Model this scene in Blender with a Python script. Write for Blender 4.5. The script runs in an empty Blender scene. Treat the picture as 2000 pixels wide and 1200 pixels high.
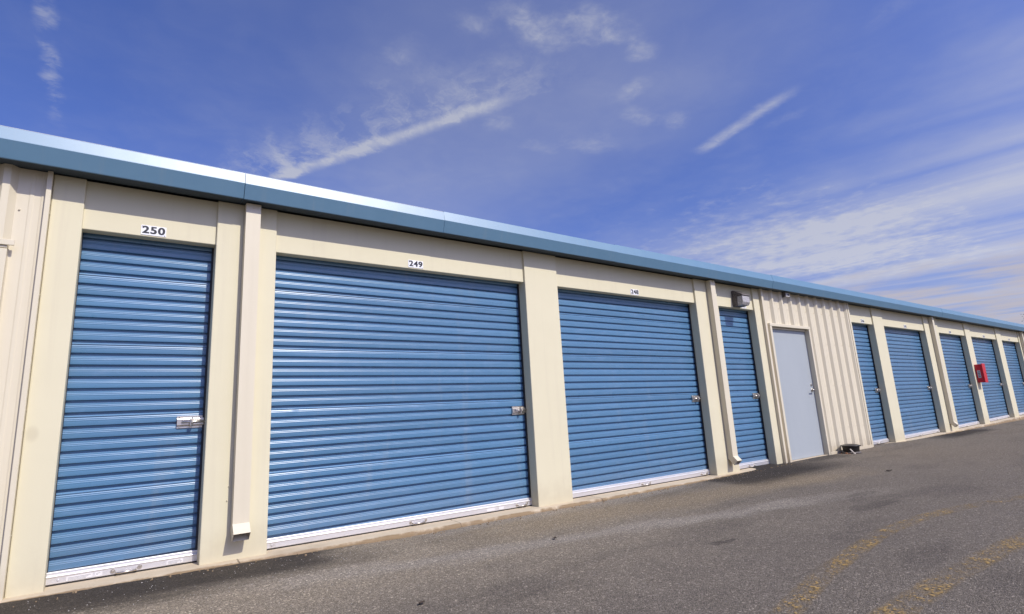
import bpy, bmesh, math, random
from mathutils import Vector, Matrix
random.seed(7)
R = math.radians
scene = bpy.context.scene
COL = scene.collection

# ------------------------------------------------------------------ camera
cam_data = bpy.data.cameras.new('camera')
cam = bpy.data.objects.new('camera', cam_data)
COL.objects.link(cam)
cam_data.sensor_width = 36.0
cam_data.lens = 18.966
cam_data.clip_start = 0.05
cam_data.clip_end = 3000
rot = Matrix(((0.81137748, -0.07029851, -0.58027985),
              (-0.58192823, -0.1905766, -0.79059477),
              (-0.05501013, 0.97915202, -0.19553824)))
cam.matrix_world = Matrix.Translation((0, -4.628, 0.902)) @ rot.to_4x4()
scene.camera = cam

# ------------------------------------------------------------------ exposure
scene.view_settings.view_transform = 'Standard'
scene.view_settings.look = 'None'
scene.view_settings.exposure = 0.36
scene.view_settings.gamma = 1.0
scene.view_settings.use_curve_mapping = False

# ------------------------------------------------------------------ sun
SUN = Vector((0.188, -0.671, 0.718)).normalized()
sun_data = bpy.data.lights.new('sun', 'SUN')
sun_data.energy = 3.25
sun_data.angle = R(0.53)
sun_data.color = (1.0, 0.945, 0.845)
sun = bpy.data.objects.new('sun', sun_data)
COL.objects.link(sun)
sun.rotation_euler = (-SUN).to_track_quat('-Z', 'Y').to_euler()
sun.location = (8, -30, 40)


# ------------------------------------------------------------------ node helpers
class NT:
    def __init__(self, tree):
        self.t = tree

    def n(self, kind, **kw):
        nd = self.t.nodes.new(kind)
        for k, v in kw.items():
            setattr(nd, k, v)
        return nd

    def put(self, sock, v):
        if isinstance(v, bpy.types.NodeSocket):
            self.t.links.new(v, sock)
        else:
            sock.default_value = v

    def m(self, op, a, b=0.0, c=0.0, clamp=False):
        nd = self.n('ShaderNodeMath', operation=op, use_clamp=clamp)
        self.put(nd.inputs[0], a)
        self.put(nd.inputs[1], b)
        self.put(nd.inputs[2], c)
        return nd.outputs[0]

    def ss(self, x, a, b):                      # smoothstep a..b (a may exceed b)
        nd = self.n('ShaderNodeMapRange', interpolation_type='SMOOTHSTEP')
        self.put(nd.inputs[0], x)
        if a < b:
            nd.inputs[1].default_value, nd.inputs[2].default_value = a, b
            nd.inputs[3].default_value, nd.inputs[4].default_value = 0, 1
        else:
            nd.inputs[1].default_value, nd.inputs[2].default_value = b, a
            nd.inputs[3].default_value, nd.inputs[4].default_value = 1, 0
        return nd.outputs[0]

    def xyz(self, x, y, z):
        nd = self.n('ShaderNodeCombineXYZ')
        self.put(nd.inputs[0], x)
        self.put(nd.inputs[1], y)
        self.put(nd.inputs[2], z)
        return nd.outputs[0]

    def sep(self, v):
        nd = self.n('ShaderNodeSeparateXYZ')
        self.put(nd.inputs[0], v)
        return nd.outputs

    def noise(self, vec, scale, detail=3.0, rough=0.55, distort=0.0):
        nd = self.n('ShaderNodeTexNoise')
        self.put(nd.inputs['Vector'], vec)
        nd.inputs['Scale'].default_value = scale
        nd.inputs['Detail'].default_value = detail
        nd.inputs['Roughness'].default_value = rough
        nd.inputs['Distortion'].default_value = distort
        return nd.outputs['Fac']

    def voro(self, vec, scale, feature='F1', out='Distance'):
        nd = self.n('ShaderNodeTexVoronoi', feature=feature)
        self.put(nd.inputs['Vector'], vec)
        nd.inputs['Scale'].default_value = scale
        return nd.outputs[out]

    def mul3(self, vec, s):
        nd = self.n('ShaderNodeVectorMath', operation='MULTIPLY')
        self.put(nd.inputs[0], vec)
        nd.inputs[1].default_value = s
        return nd.outputs[0]

    def mix(self, fac, a, b, mode='MIX'):
        nd = self.n('ShaderNodeMix', data_type='RGBA', blend_type=mode)
        self.put(nd.inputs[0], fac)
        for s, v in ((nd.inputs[6], a), (nd.inputs[7], b)):
            if not isinstance(v, bpy.types.NodeSocket):
                v = (*v[:3], 1.0)
            self.put(s, v)
        return nd.outputs[2]

    def bump(self, h, strength, dist, normal=None):
        nd = self.n('ShaderNodeBump')
        nd.inputs['Strength'].default_value = strength
        nd.inputs['Distance'].default_value = dist
        self.put(nd.inputs['Height'], h)
        if normal is not None:
            self.put(nd.inputs['Normal'], normal)
        return nd.outputs[0]


def material(name, color=(.5, .5, .5), rough=.5, metal=0.0, spec=.5, build=None):
    m = bpy.data.materials.new(name)
    m.use_nodes = True
    nt = NT(m.node_tree)
    b = m.node_tree.nodes['Principled BSDF']
    b.inputs['Base Color'].default_value = (*color, 1)
    b.inputs['Roughness'].default_value = rough
    b.inputs['Metallic'].default_value = metal
    b.inputs['Specular IOR Level'].default_value = spec
    if build:
        tc = nt.n('ShaderNodeNewGeometry').outputs['Position']
        build(nt, b, tc)
    return m


# ------------------------------------------------------------------ world sky
world = bpy.data.worlds.new('World')
scene.world = world
world.use_nodes = True
wt = world.node_tree
for nd in list(wt.nodes):
    wt.nodes.remove(nd)
W = NT(wt)
SKY_STRENGTH = 0.115
sky = W.n('ShaderNodeTexSky', sky_type='NISHITA', sun_disc=False)
sky.sun_elevation = math.asin(SUN.z)
sky.sun_rotation = math.atan2(SUN.x, SUN.y)
sky.altitude = 100
sky.air_density = 1.0
sky.dust_density = 3.0
sky.ozone_density = 3.0
tc = W.n('ShaderNodeTexCoord').outputs['Generated']
dx, dy, dz = W.sep(tc)
dzc = W.m('MAXIMUM', dz, 0.03)
PX = W.m('DIVIDE', dx, dzc)
PY = W.m('DIVIDE', dy, dzc)
P = W.xyz(PX, PY, 0.0)
warp1 = W.m('SUBTRACT', W.noise(P, 9.0, 4, .6), 0.5)
warp2 = W.m('SUBTRACT', W.noise(W.mul3(P, (1, 1, 1)), 2.3, 3, .6), 0.5)
fine = W.noise(P, 22.0, 6, .65, .6)
mid = W.noise(P, 6.0, 6, .62, .5)
soft = W.noise(P, 1.6, 4, .55)


def streak(ax, ay, ux, uy, length, w_neg, w_pos, wob, ramp_in=.06, ramp_out=.15):
    """A long cloud in the sheet of cirrus: start point, direction, length and half widths."""
    vx = W.m('SUBTRACT', PX, ax)
    vy = W.m('SUBTRACT', PY, ay)
    t = W.m('ADD', W.m('MULTIPLY', vx, ux), W.m('MULTIPLY', vy, uy))
    d = W.m('ADD', W.m('MULTIPLY', vx, -uy), W.m('MULTIPLY', vy, ux))
    d = W.m('ADD', d, W.m('MULTIPLY', warp1, wob))
    a = W.ss(d, -w_neg, 0.0)
    b = W.ss(d, w_pos, 0.0)
    e = W.m('MULTIPLY', W.ss(t, -ramp_in, ramp_in), W.ss(t, length + ramp_out, length - ramp_out))
    return W.m('MULTIPLY', W.m('MULTIPLY', a, b), e), t, d


def blob(cx, cy, rx, ry, amount):
    vx = W.m('DIVIDE', W.m('SUBTRACT', PX, cx), rx)
    vy = W.m('DIVIDE', W.m('SUBTRACT', PY, cy), ry)
    r = W.m('SQRT', W.m('ADD', W.m('MULTIPLY', vx, vx), W.m('MULTIPLY', vy, vy)))
    r = W.m('ADD', r, W.m('MULTIPLY', warp1, 2.4))
    r = W.m('ADD', r, W.m('MULTIPLY', warp2, 1.0))
    return W.m('MULTIPLY', W.ss(r, 1.35, -.15), amount * .85)


parts = []
# main contrail with its feathered upper side
s1, t1, d1 = streak(.445, 2.225, .4641, -.8858, 1.08, .046, .062, .045, .08, .12)
comb = W.noise(W.xyz(W.m('ADD', W.m('MULTIPLY', t1, 30.0), W.m('MULTIPLY', d1, 14.0)), W.m('MULTIPLY', d1, 5.0), 0.0), 1.0, 4, .6)
s1 = W.m('MULTIPLY', s1, W.m('ADD', W.m('MULTIPLY', comb, .75), .26))
parts.append(W.m('MULTIPLY', s1, .80))
f1, tf, df = streak(.40, 2.30, .4641, -.8858, 1.25, .33, .05, .30, .2, .3)
fl = W.noise(W.xyz(W.m('ADD', W.m('MULTIPLY', tf, 9.0), W.m('MULTIPLY', df, 9.0)), W.m('MULTIPLY', df, 3.0), 0.0), 1.0, 5, .65)
f1 = W.m('MULTIPLY', f1, W.ss(W.m('ADD', W.m('MULTIPLY', fl, .6), W.m('MULTIPLY', mid, .5)), .46, .78))
parts.append(W.m('MULTIPLY', f1, .70))
# short second streak
s2, t2, d2 = streak(1.842, 1.150, -.2424, -.9702, .40, .062, .050, .07, .05, .09)
parts.append(W.m('MULTIPLY', W.m('MULTIPLY', s2, W.m('ADD', fine, .1)), .75))
# broken upright wisp on the left
s3, t3, d3 = streak(-.205, 1.40, -.0223, .9998, .64, .028, .030, .055, .1, .16)
brk = W.noise(W.xyz(W.m('MULTIPLY', t3, 11.0), 3.7, 0.0), 1.0, 2, .5)
s3 = W.m('MULTIPLY', s3, W.ss(W.m('ADD', W.m('MULTIPLY', brk, .6), W.m('MULTIPLY', fine, .5)), .42, .72))
parts.append(W.m('MULTIPLY', s3, .55))
# loose tufts
for c in ((.86, .955, .10, .07, .60), (.95, .865, .11, .06, .62), (1.03, .84, .07, .06, .45), (.69, 1.03, .07, .05, .42),
          (.74, .93, .07, .05, .42), (1.151, .876, .05, .045, .48), (1.27, 1.02, .045, .09, .42), (1.42, 1.113, .09, .05, .40),
          (1.54, 1.06, .07, .05, .28), (1.42, 1.345, .10, .07, .34), (1.26, 1.46, .07, .05, .28), (.83, 1.11, .06, .05, .30),
          (.574, 1.216, .05, .07, .26), (.43, 1.95, .07, .14, .34), (1.02, 1.40, .06, .05, .26), (1.90, .83, .04, .10, .16),
          (.20, 2.28, .03, .10, .22), (1.60, .39, .05, .10, .14), (.78, 1.30, .22, .12, .22)):
    parts.append(W.m('MULTIPLY', blob(*c), W.m('SUBTRACT', W.m('MULTIPLY', fine, 1.9), .30)))
# fan of combed cirrus to the right, growing thicker with distance
fanp = W.xyz(W.m('ADD', W.m('MULTIPLY', PX, 1.0), W.m('MULTIPLY', PY, .22)), W.m('MULTIPLY', PY, .20), 0.0)
fa = W.noise(fanp, 1.5, 4, .50, .7)
fb = W.noise(W.mul3(fanp, (3.2, 1.6, 1)), 3.0, 5, .65, .3)
fx = W.m('ADD', W.m('ADD', PX, W.m('MULTIPLY', warp2, .9)), W.m('MULTIPLY', W.m('MAXIMUM', W.m('SUBTRACT', .9, W.m('ABSOLUTE', PY)), 0.0), .75))
env = W.ss(fx, 1.85, 3.6)
fan = W.m('MULTIPLY', env, W.ss(W.m('ADD', W.m('MULTIPLY', fa, .98), W.m('MULTIPLY', fb, .10)), .30, .92))
parts.append(W.m('MULTIPLY', fan, .84))
thick = blob(3.9, 1.60, 1.2, .66, .80)
parts.append(W.m('MULTIPLY', thick, W.m('SUBTRACT', W.m('ADD', W.m('MULTIPLY', mid, .8), W.m('MULTIPLY', fa, 1.1)), .25)))
low = W.m('MULTIPLY', W.ss(W.m('ADD', PX, W.m('MULTIPLY', warp2, 3.0)), 4.6, 6.5), W.ss(W.m('ADD', W.m('MULTIPLY', soft, .6), W.m('MULTIPLY', fa, .5)), .40, .62))
# thin veil
parts.append(W.m('MULTIPLY', W.ss(W.m('ADD', W.m('MULTIPLY', soft, .7), W.m('MULTIPLY', mid, .35)), .42, .82), .13))
# whitening towards the horizon and a thin milky sheet in the middle of the view
parts.append(W.m('MULTIPLY', W.ss(dz, .38, .06), .24))
sheet = W.m('MULTIPLY', W.ss(W.m('ADD', PX, W.m('MULTIPLY', warp2, .9)), -.2, 1.1), W.ss(W.m('ADD', PY, W.m('MULTIPLY', warp2, .5)), .1, 1.2))
sheet = W.m('MULTIPLY', sheet, W.ss(W.m('ADD', PX, W.m('MULTIPLY', warp2, .6)), 2.1, 1.2))
parts.append(W.m('MULTIPLY', sheet, .26))
tot = parts[0]
for p_ in parts[1:]:
    tot = W.m('ADD', tot, p_)
tot = W.m('MINIMUM', tot, 0.9)
tot = W.m('MULTIPLY', tot, W.ss(dz, 0.0, 0.05))
tint = W.mix(1.0, sky.outputs[0], (0.59, 0.66, 1.13), 'MULTIPLY')
CLOUD = tuple(c / SKY_STRENGTH for c in (0.275, 0.295, 0.37))
bw = W.n('ShaderNodeRGBToBW')
W.put(bw.inputs[0], sky.outputs[0])
glow = W.m('MULTIPLY', bw.outputs[0], .55)
cloudcol = W.mix(1.0, CLOUD, W.xyz(glow, W.m('MULTIPLY', glow, .97), glow), 'ADD')
skycol = W.mix(tot, tint, cloudcol)
skycol = W.mix(W.m('MULTIPLY', W.m('MULTIPLY', low, .85), W.ss(dz, 0.0, 0.05)), skycol, tuple(c / SKY_STRENGTH for c in (0.39, 0.37, 0.42)))
bg = W.n('ShaderNodeBackground')
bg.inputs[1].default_value = SKY_STRENGTH
wt.links.new(skycol, bg.inputs[0])
wo = W.n('ShaderNodeOutputWorld')
wt.links.new(bg.outputs[0], wo.inputs[0])

# ------------------------------------------------------------------ materials
M = {}


def cream(nt, b, p):
    big = nt.noise(nt.mul3(p, (.9, .9, .5)), 1.3, 4, .6)
    c = nt.mix(big, (.62, .566, .390), (.68, .626, .442))
    x, y, z = nt.sep(p)
    streaks = nt.noise(nt.mul3(p, (7, 7, .35)), 2.0, 4, .6)
    c = nt.mix(nt.m('MULTIPLY', nt.ss(streaks, .5, .8), .22), c, (.50, .44, .33))
    # splash-back grime above the slab, ragged
    hh = nt.m('ADD', z, nt.m('MULTIPLY', nt.m('SUBTRACT', nt.noise(p, 6.0, 5, .65), .5), .35))
    c = nt.mix(nt.m('MULTIPLY', nt.ss(hh, .28, -.06), .34), c, (.40, .33, .22))
    # one rubbed smudge on the pier left of the first door
    ddx = nt.m('DIVIDE', nt.m('ADD', x, .429), .035)
    ddz = nt.m('DIVIDE', nt.m('SUBTRACT', z, .95), .05)
    rr = nt.m('ADD', nt.m('MULTIPLY', ddx, ddx), nt.m('MULTIPLY', ddz, ddz))
    c = nt.mix(nt.m('MULTIPLY', nt.ss(rr, 1.6, 0.0), .24), c, (.33, .27, .18))
    # scuffs
    sc = nt.voro(nt.mul3(p, (1, 1, 2.0)), 2.6)
    c = nt.mix(nt.m('MULTIPLY', nt.ss(sc, .035, .0), .5), c, (.35, .28, .18))
    nt.put(b.inputs['Base Color'], c)
    h = nt.noise(p, 160.0, 3, .6)
    n1 = nt.bump(h, .25, .002)
    nt.put(b.inputs['Normal'], nt.bump(nt.noise(p, 2.2, 2, .5), .25, .02, n1))


M['cream'] = material('cream_stucco', rough=.62, spec=.35, build=cream)


def creammetal(nt, b, p):
    streaks = nt.noise(nt.mul3(p, (9, 9, .3)), 2.0, 4, .6)
    c = nt.mix(streaks, (.615, .55, .405), (.685, .618, .465))
    x, y, z = nt.sep(p)
    hh = nt.m('ADD', z, nt.m('MULTIPLY', nt.m('SUBTRACT', nt.noise(p, 9.0, 5, .65), .5), .3))
    c = nt.mix(nt.m('MULTIPLY', nt.ss(hh, .2, -.08), .4), c, (.40, .32, .22))
    nt.put(b.inputs['Base Color'], c)
    nt.put(b.inputs['Normal'], nt.bump(nt.noise(nt.mul3(p, (3, 3, 1)), 2.5, 3, .5), .3, .01))


M['metal_cream'] = material('cream_painted_steel', rough=.42, spec=.45, build=creammetal)


def blue(nt, b, p):
    x, y, z = nt.sep(p)
    big = nt.noise(nt.mul3(p, (.6, 1, 1.4)), 1.6, 4, .6)
    c = nt.mix(big, (.078, .188, .318), (.100, .214, .350))
    chalk = nt.noise(nt.mul3(p, (2.0, 1, 9.0)), 3.0, 5, .65)
    c = nt.mix(nt.m('MULTIPLY', nt.ss(chalk, .48, .80), .26), c, (.24, .34, .50))
    oi = nt.n('ShaderNodeObjectInfo').outputs['Random']
    vv = nt.m('ADD', .93, nt.m('MULTIPLY', oi, .14))
    c = nt.mix(1.0, c, nt.xyz(vv, vv, vv), 'MULTIPLY')
    # hand and dust smears running down the curtain
    sm = nt.noise(nt.mul3(p, (5.0, 1, .7)), 1.3, 4, .6)
    c = nt.mix(nt.m('MULTIPLY', nt.ss(sm, .56, .76), .16), c, (.33, .33, .32))
    grime = nt.m('ADD', z, nt.m('MULTIPLY', nt.m('SUBTRACT', nt.noise(p, 5.0, 5, .7), .5), .5))
    c = nt.mix(nt.m('MULTIPLY', nt.ss(grime, .38, -.02), .30), c, (.14, .17, .21))
    sc = nt.voro(nt.mul3(p, (.55, 1, 1)), 5.5)
    c = nt.mix(nt.m('MULTIPLY', nt.ss(sc, .018, .0), .55), c, (.36, .43, .52))
    nt.put(b.inputs['Base Color'], c)
    nt.put(b.inputs['Roughness'], nt.m('ADD', nt.m('MULTIPLY', chalk, .12), .23))
    wob = nt.noise(nt.mul3(p, (.9, 1, 2.0)), 1.6, 2, .5)
    dent = nt.ss(nt.voro(nt.mul3(p, (.8, 1, .9)), 1.9), .10, .0)
    nt.put(b.inputs['Normal'], nt.bump(dent, .22, .010, nt.bump(wob, .13, .012)))


M['blue'] = material('blue_slat_paint', rough=.34, spec=.65, build=blue)


def gut(nt, b, p):
    st = nt.noise(nt.mul3(p, (3.5, 6, 1.0)), 2.0, 4, .6)
    c = nt.mix(st, (.072, .185, .285), (.092, .210, .310))
    drip = nt.noise(nt.mul3(p, (14, 1, .8)), 1.2, 4, .65)
    c = nt.mix(nt.m('MULTIPLY', nt.ss(drip, .55, .80), .30), c, (.20, .24, .26))
    nt.put(b.inputs['Base Color'], c)
    nt.put(b.inputs['Roughness'], nt.m('ADD', nt.m('MULTIPLY', st, .08), .43))
    nt.put(b.inputs['Normal'], nt.bump(nt.noise(nt.mul3(p, (1.0, 2, 1.5)), .9, 2, .5), .35, .02))


M['gutter'] = material('blue_gutter_paint', rough=.3, spec=1.0, build=gut)
M['gutter'].node_tree.nodes['Principled BSDF'].inputs['IOR'].default_value = 1.62
M['soffit_shade'] = material('painted_gutter_shade', (.035, .055, .075), .6)  # shade under the gutter put into the colour, far darker than its paint


def alu(nt, b, p):
    st = nt.noise(nt.mul3(p, (4, 1, 30)), 3.0, 5, .65)
    c = nt.mix(st, (.62, .60, .60), (.78, .77, .77))
    gr = nt.noise(p, 12.0, 5, .7)
    c = nt.mix(nt.m('MULTIPLY', nt.ss(gr, .56, .76), .45), c, (.36, .32, .27))
    nt.put(b.inputs['Base Color'], c)
    nt.put(b.inputs['Roughness'], nt.m('ADD', nt.m('MULTIPLY', gr, .25), .3))


M['alu'] = material('mill_aluminium', rough=.42, metal=.55, build=alu)
M['steel'] = material('zinc_plated_steel', (.66, .61, .54), .36, 1.0)
M['steel_dark'] = material('tarnished_steel', (.36, .31, .26), .35, 1.0)
M['rubber'] = material('black_rubber_seal', (.018, .016, .015), .75)
M['rail'] = material('dark_galvanised_guide', (.030, .032, .036), .6, .2)
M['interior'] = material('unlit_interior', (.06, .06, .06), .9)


def greyd(nt, b, p):
    c = nt.mix(nt.noise(nt.mul3(p, (1, 1, .5)), 2.0, 5, .65), (.325, .355, .372), (.375, .405, .418))
    g = nt.noise(p, 7.0, 5, .7)
    c = nt.mix(nt.m('MULTIPLY', nt.ss(g, .58, .8), .3), c, (.27, .28, .32))
    nt.put(b.inputs['Base Color'], c)


M['grey_door'] = material('grey_door_paint', rough=.5, spec=.4, build=greyd)
M['white'] = material('white_plastic', (.80, .80, .80), .4)
M['ink'] = material('black_print', (.012, .012, .016), .5)
M['paper'] = material('faded_sticker', (.66, .64, .62), .6)


def lampm(nt, b, p):
    g = nt.noise(p, 45.0, 4, .7)
    c = nt.mix(nt.ss(g, .45, .62), (.075, .062, .055), (.17, .148, .132))
    nt.put(b.inputs['Base Color'], c)


M['lamp'] = material('weathered_bronze', rough=.6, build=lampm)


def lens(nt, b, p):
    g = nt.noise(p, 60.0, 4, .7)
    c = nt.mix(nt.ss(g, .4, .65), (.30, .28, .27), (.52, .50, .49))
    nt.put(b.inputs['Base Color'], c)


M['lens'] = material('clouded_lamp_lens', rough=.3, build=lens)
M['red'] = material('red_enamel', (.52, .008, .018), .35)
M['silverlabel'] = material('silver_label', (.52, .50, .55), .4)
M['sensor'] = material('grey_sensor_plastic', (.42, .40, .38), .5)


def slabm(nt, b, p):
    x, y, z = nt.sep(p)
    n = nt.noise(p, 9.0, 6, .68)
    n2 = nt.noise(p, 70.0, 4, .7)
    c = nt.mix(n, (.46, .37, .245), (.62, .53, .385))
    c = nt.mix(nt.m('MULTIPLY', n2, .45), c, (.40, .33, .24))
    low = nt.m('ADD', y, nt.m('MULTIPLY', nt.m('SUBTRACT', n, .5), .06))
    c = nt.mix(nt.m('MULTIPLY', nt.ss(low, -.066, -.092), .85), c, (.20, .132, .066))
    for jx in (.79, 2.62, 4.42, 6.9, 9.1):
        q = nt.m('ABSOLUTE', nt.m('ADD', nt.m('SUBTRACT', x, jx), nt.m('MULTIPLY', nt.m('SUBTRACT', n, .5), .09)))
        c = nt.mix(nt.m('MULTIPLY', nt.ss(q, .0075, .002), .8), c, (.07, .05, .035))
    stain = nt.noise(nt.mul3(p, (1, 1, 1)), 1.3, 4, .6)
    c = nt.mix(nt.m('MULTIPLY', nt.ss(stain, .52, .72), .5), c, (.27, .20, .13))
    nt.put(b.inputs['Base Color'], c)
    nt.put(b.inputs['Normal'], nt.bump(nt.noise(p, 90.0, 5, .7), .6, .006))


M['slab'] = material('tan_concrete', rough=.85, spec=.25, build=slabm)


def asph(nt, b, p):
    x, y, z = nt.sep(p)
    flat = nt.xyz(x, y, 0.0)
    big = nt.noise(flat, .55, 4, .6)
    mid_ = nt.noise(flat, 2.6, 5, .65)
    c = nt.mix(big, (.162, .137, .107), (.200, .170, .133))
    near = nt.m('ADD', nt.m('ADD', y, nt.m('MULTIPLY', nt.m('SUBTRACT', big, .5), 2.2)), nt.m('MULTIPLY', nt.m('SUBTRACT', mid_, .5), 1.4))
    nearx = nt.ss(nt.m('ADD', x, nt.m('MULTIPLY', mid_, 2.0)), 7.5, 3.5)
    c = nt.mix(nt.m('MULTIPLY', nt.m('MULTIPLY', nt.ss(near, -2.7, -.5), nearx), .85), c, (.315, .262, .188))
    c = nt.mix(nt.m('MULTIPLY', nt.ss(mid_, .45, .75), .30), c, (.185, .160, .132))
    c = nt.mix(nt.m('MULTIPLY', nt.ss(nt.noise(nt.mul3(flat, (.5, 1.3, 1)), 1.1, 4, .6), .50, .68), .30), c, (.070, .060, .052))
    # damp / washed fines beside the building
    wy = nt.m('ADD', y, nt.m('MULTIPLY', nt.m('SUBTRACT', nt.noise(nt.mul3(flat, (.6, 1.6, 1)), 2.0, 5, .65), .5), .55))
    wx = nt.m('ADD', x, nt.m('MULTIPLY', nt.m('SUBTRACT', mid_, .5), 1.6))

    def band(v, a0, a1, b0, b1):
        return nt.m('MULTIPLY', nt.ss(v, a0, a1), nt.ss(v, b1, b0))
    # tan silt
    silt = nt.m('MULTIPLY', band(wx, 1.8, 3.2, 6.6, 9.0), band(nt.m('ADD', wy, nt.m('MULTIPLY', x, .11)), -.75, -.35, -.1, .3))
    c = nt.mix(nt.m('MULTIPLY', silt, .62), c, (.285, .222, .140))
    silt2 = nt.m('MULTIPLY', band(wx, 8.0, 11.0, 40.0, 60.0), band(wy, -3.2, -1.9, -1.0, -.45))
    c = nt.mix(nt.m('MULTIPLY', silt2, .34), c, (.20, .165, .12))
    # pale dusty drift running out from the wall
    line = nt.m('ADD', wy, nt.m('ADD', nt.m('MULTIPLY', x, .235), .47))
    drift = nt.m('MULTIPLY', band(line, -.26, -.04, .0, .22), band(wx, .2, 1.6, 4.6, 7.5))
    c = nt.mix(nt.m('MULTIPLY', drift, .65), c, (.330, .290, .235))
    edge = nt.m('MULTIPLY', band(wx, 1.9, 2.7, 5.3, 6.6), nt.ss(wy, -.42, -.12))
    c = nt.mix(nt.m('MULTIPLY', edge, .60), c, (.330, .288, .228))
    # aggregate
    v1 = nt.n('ShaderNodeTexVoronoi')
    nt.put(v1.inputs['Vector'], flat)
    v1.inputs['Scale'].default_value = 190.0
    cell = nt.sep(v1.outputs['Color'])[0]
    v2 = nt.n('ShaderNodeTexVoronoi')
    nt.put(v2.inputs['Vector'], flat)
    v2.inputs['Scale'].default_value = 110.0
    cell2 = nt.sep(v2.outputs['Color'])[1]
    f = nt.m('ADD', .52, nt.m('MULTIPLY', nt.m('POWER', cell, 1.6), .95))
    f = nt.m('ADD', f, nt.m('MULTIPLY', nt.ss(cell2, .90, 1.0), .95))
    f = nt.m('MULTIPLY', f, nt.m('ADD', .72, nt.m('MULTIPLY', nt.noise(flat, 30.0, 3, .6), .56)))
    c = nt.mix(1.0, c, nt.xyz(f, f, f), 'MULTIPLY')
    # wet dark patches under the downspouts and along the slab
    n_st = nt.m('SUBTRACT', nt.noise(nt.mul3(flat, (.55, 2.2, 1)), 3.0, 5, .65), .5)
    ys = nt.m('ADD', y, nt.m('MULTIPLY', n_st, .34))
    xs = nt.m('ADD', x, nt.m('MULTIPLY', nt.m('SUBTRACT', nt.noise(flat, 2.0, 4, .6), .5), .9))
    d1 = nt.m('MULTIPLY', nt.ss(ys, -.78, -.40), nt.ss(xs, 1.85, 1.15))
    d2 = nt.m('MULTIPLY', band(xs, 6.0, 6.5, 8.0, 9.4), nt.ss(ys, -1.05, -.60))
    d3 = nt.m('MULTIPLY', band(xs, 13.5, 15.0, 16.8, 17.6), nt.ss(ys, -.75, -.40))
    d4 = nt.m('MULTIPLY', band(xs, 8.0, 9.0, 9.6, 10.4), nt.ss(ys, -.50, -.22))

    def spot(cx, cy, rx, ry):
        a = nt.m('DIVIDE', nt.m('SUBTRACT', xs, cx), rx)
        b_ = nt.m('DIVIDE', nt.m('SUBTRACT', ys, cy), ry)
        return nt.ss(nt.m('ADD', nt.m('MULTIPLY', a, a), nt.m('MULTIPLY', b_, b_)), 1.3, .2)
    dark = nt.m('MAXIMUM', nt.m('MULTIPLY', d1, 1.0), nt.m('MAXIMUM', d2, nt.m('MAXIMUM', d3, nt.m('MULTIPLY', d4, .7))))
    for s_ in ((3.63, -2.10, .12, .05, .6), (5.6, -2.35, .55, .10, .35), (6.2, -2.0, .30, .06, .3), (1.9, -2.0, .3, .08, .18), (4.2, -3.2, .5, .12, .25)):
        dark = nt.m('MAXIMUM', dark, nt.m('MULTIPLY', spot(*s_[:4]), s_[4]))
    c = nt.mix(nt.m('MULTIPLY', dark, .80), c, (.016, .013, .012))
    nt.put(b.inputs['Base Color'], c)
    nt.put(b.inputs['Roughness'], nt.m('SUBTRACT', .92, nt.m('MULTIPLY', dark, .05)))
    h = nt.m('ADD', nt.m('MULTIPLY', v1.outputs['Distance'], -1.0), nt.m('MULTIPLY', nt.noise(flat, 60.0, 4, .7), .7))
    nt.put(b.inputs['Normal'], nt.bump(h, .75, .009))


M['asphalt'] = material('worn_asphalt', rough=.88, spec=.18, build=asph)


def yellow(nt, b, p):
    x, y, z = nt.sep(p)
    flat = nt.xyz(x, y, 0.0)
    uvn = nt.n('ShaderNodeAttribute', attribute_name='across')
    ac = uvn.outputs['Fac']
    v = nt.n('ShaderNodeTexVoronoi')
    nt.put(v.inputs['Vector'], flat)
    v.inputs['Scale'].default_value = 95.0
    cell = nt.sep(v.outputs['Color'])[0]
    worn = nt.noise(flat, 2.8, 5, .7)
    wear2 = nt.noise(flat, 14.0, 4, .7)
    a = nt.m('ADD', nt.m('MULTIPLY', worn, .62), nt.m('ADD', nt.m('MULTIPLY', cell, .26), nt.m('MULTIPLY', wear2, .48)))
    e = nt.ss(nt.m('ADD', ac, nt.m('MULTIPLY', nt.m('SUBTRACT', wear2, .5), .7)), 1.0, .55)
    a = nt.m('MULTIPLY', nt.ss(a, .70, .86), e)
    ghost = nt.m('MULTIPLY', nt.ss(ac, 1.0, .8), nt.m('MULTIPLY', nt.ss(nt.m('ADD', worn, nt.m('MULTIPLY', cell, .35)), .52, .86), .20))
    nt.put(b.inputs['Alpha'], nt.m('MAXIMUM', nt.m('MULTIPLY', a, .88), ghost))
    nt.put(b.inputs['Base Color'], nt.mix(wear2, (.28, .20, .085), (.48, .30, .085)))


M['yellow'] = material('worn_yellow_paint', rough=.8, spec=.2, build=yellow)
M['brick'] = material('broken_brick', (.42, .20, .10), .9)
M['grit'] = material('pale_grit', (.42, .39, .35), .8)
M['leaf'] = material('dry_leaf', (.045, .030, .018), .8)
M['bark'] = material('tree_bark', (.06, .045, .035), .9)
M['foliage'] = material('dark_foliage', (.030, .048, .022), .7)
M['roof'] = material('roof_metal', (.45, .45, .44), .45)
M['tub'] = material('black_rubber_tub', (.016, .013, .012), .38)
M['pale_pipe'] = material('pale_plastic_pipe', (.62, .55, .46), .5)


# ------------------------------------------------------------------ mesh helpers
def link(name, me, mats, parent=None, loc=None):
    o = bpy.data.objects.new(name, me)
    if not isinstance(mats, (list, tuple)):
        mats = [mats]
    if not me.materials:
        for m in mats:
            me.materials.append(M[m])
    COL.objects.link(o)
    if parent is not None:
        o.parent = parent
    if loc is not None:
        o.location = loc
    return o


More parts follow.
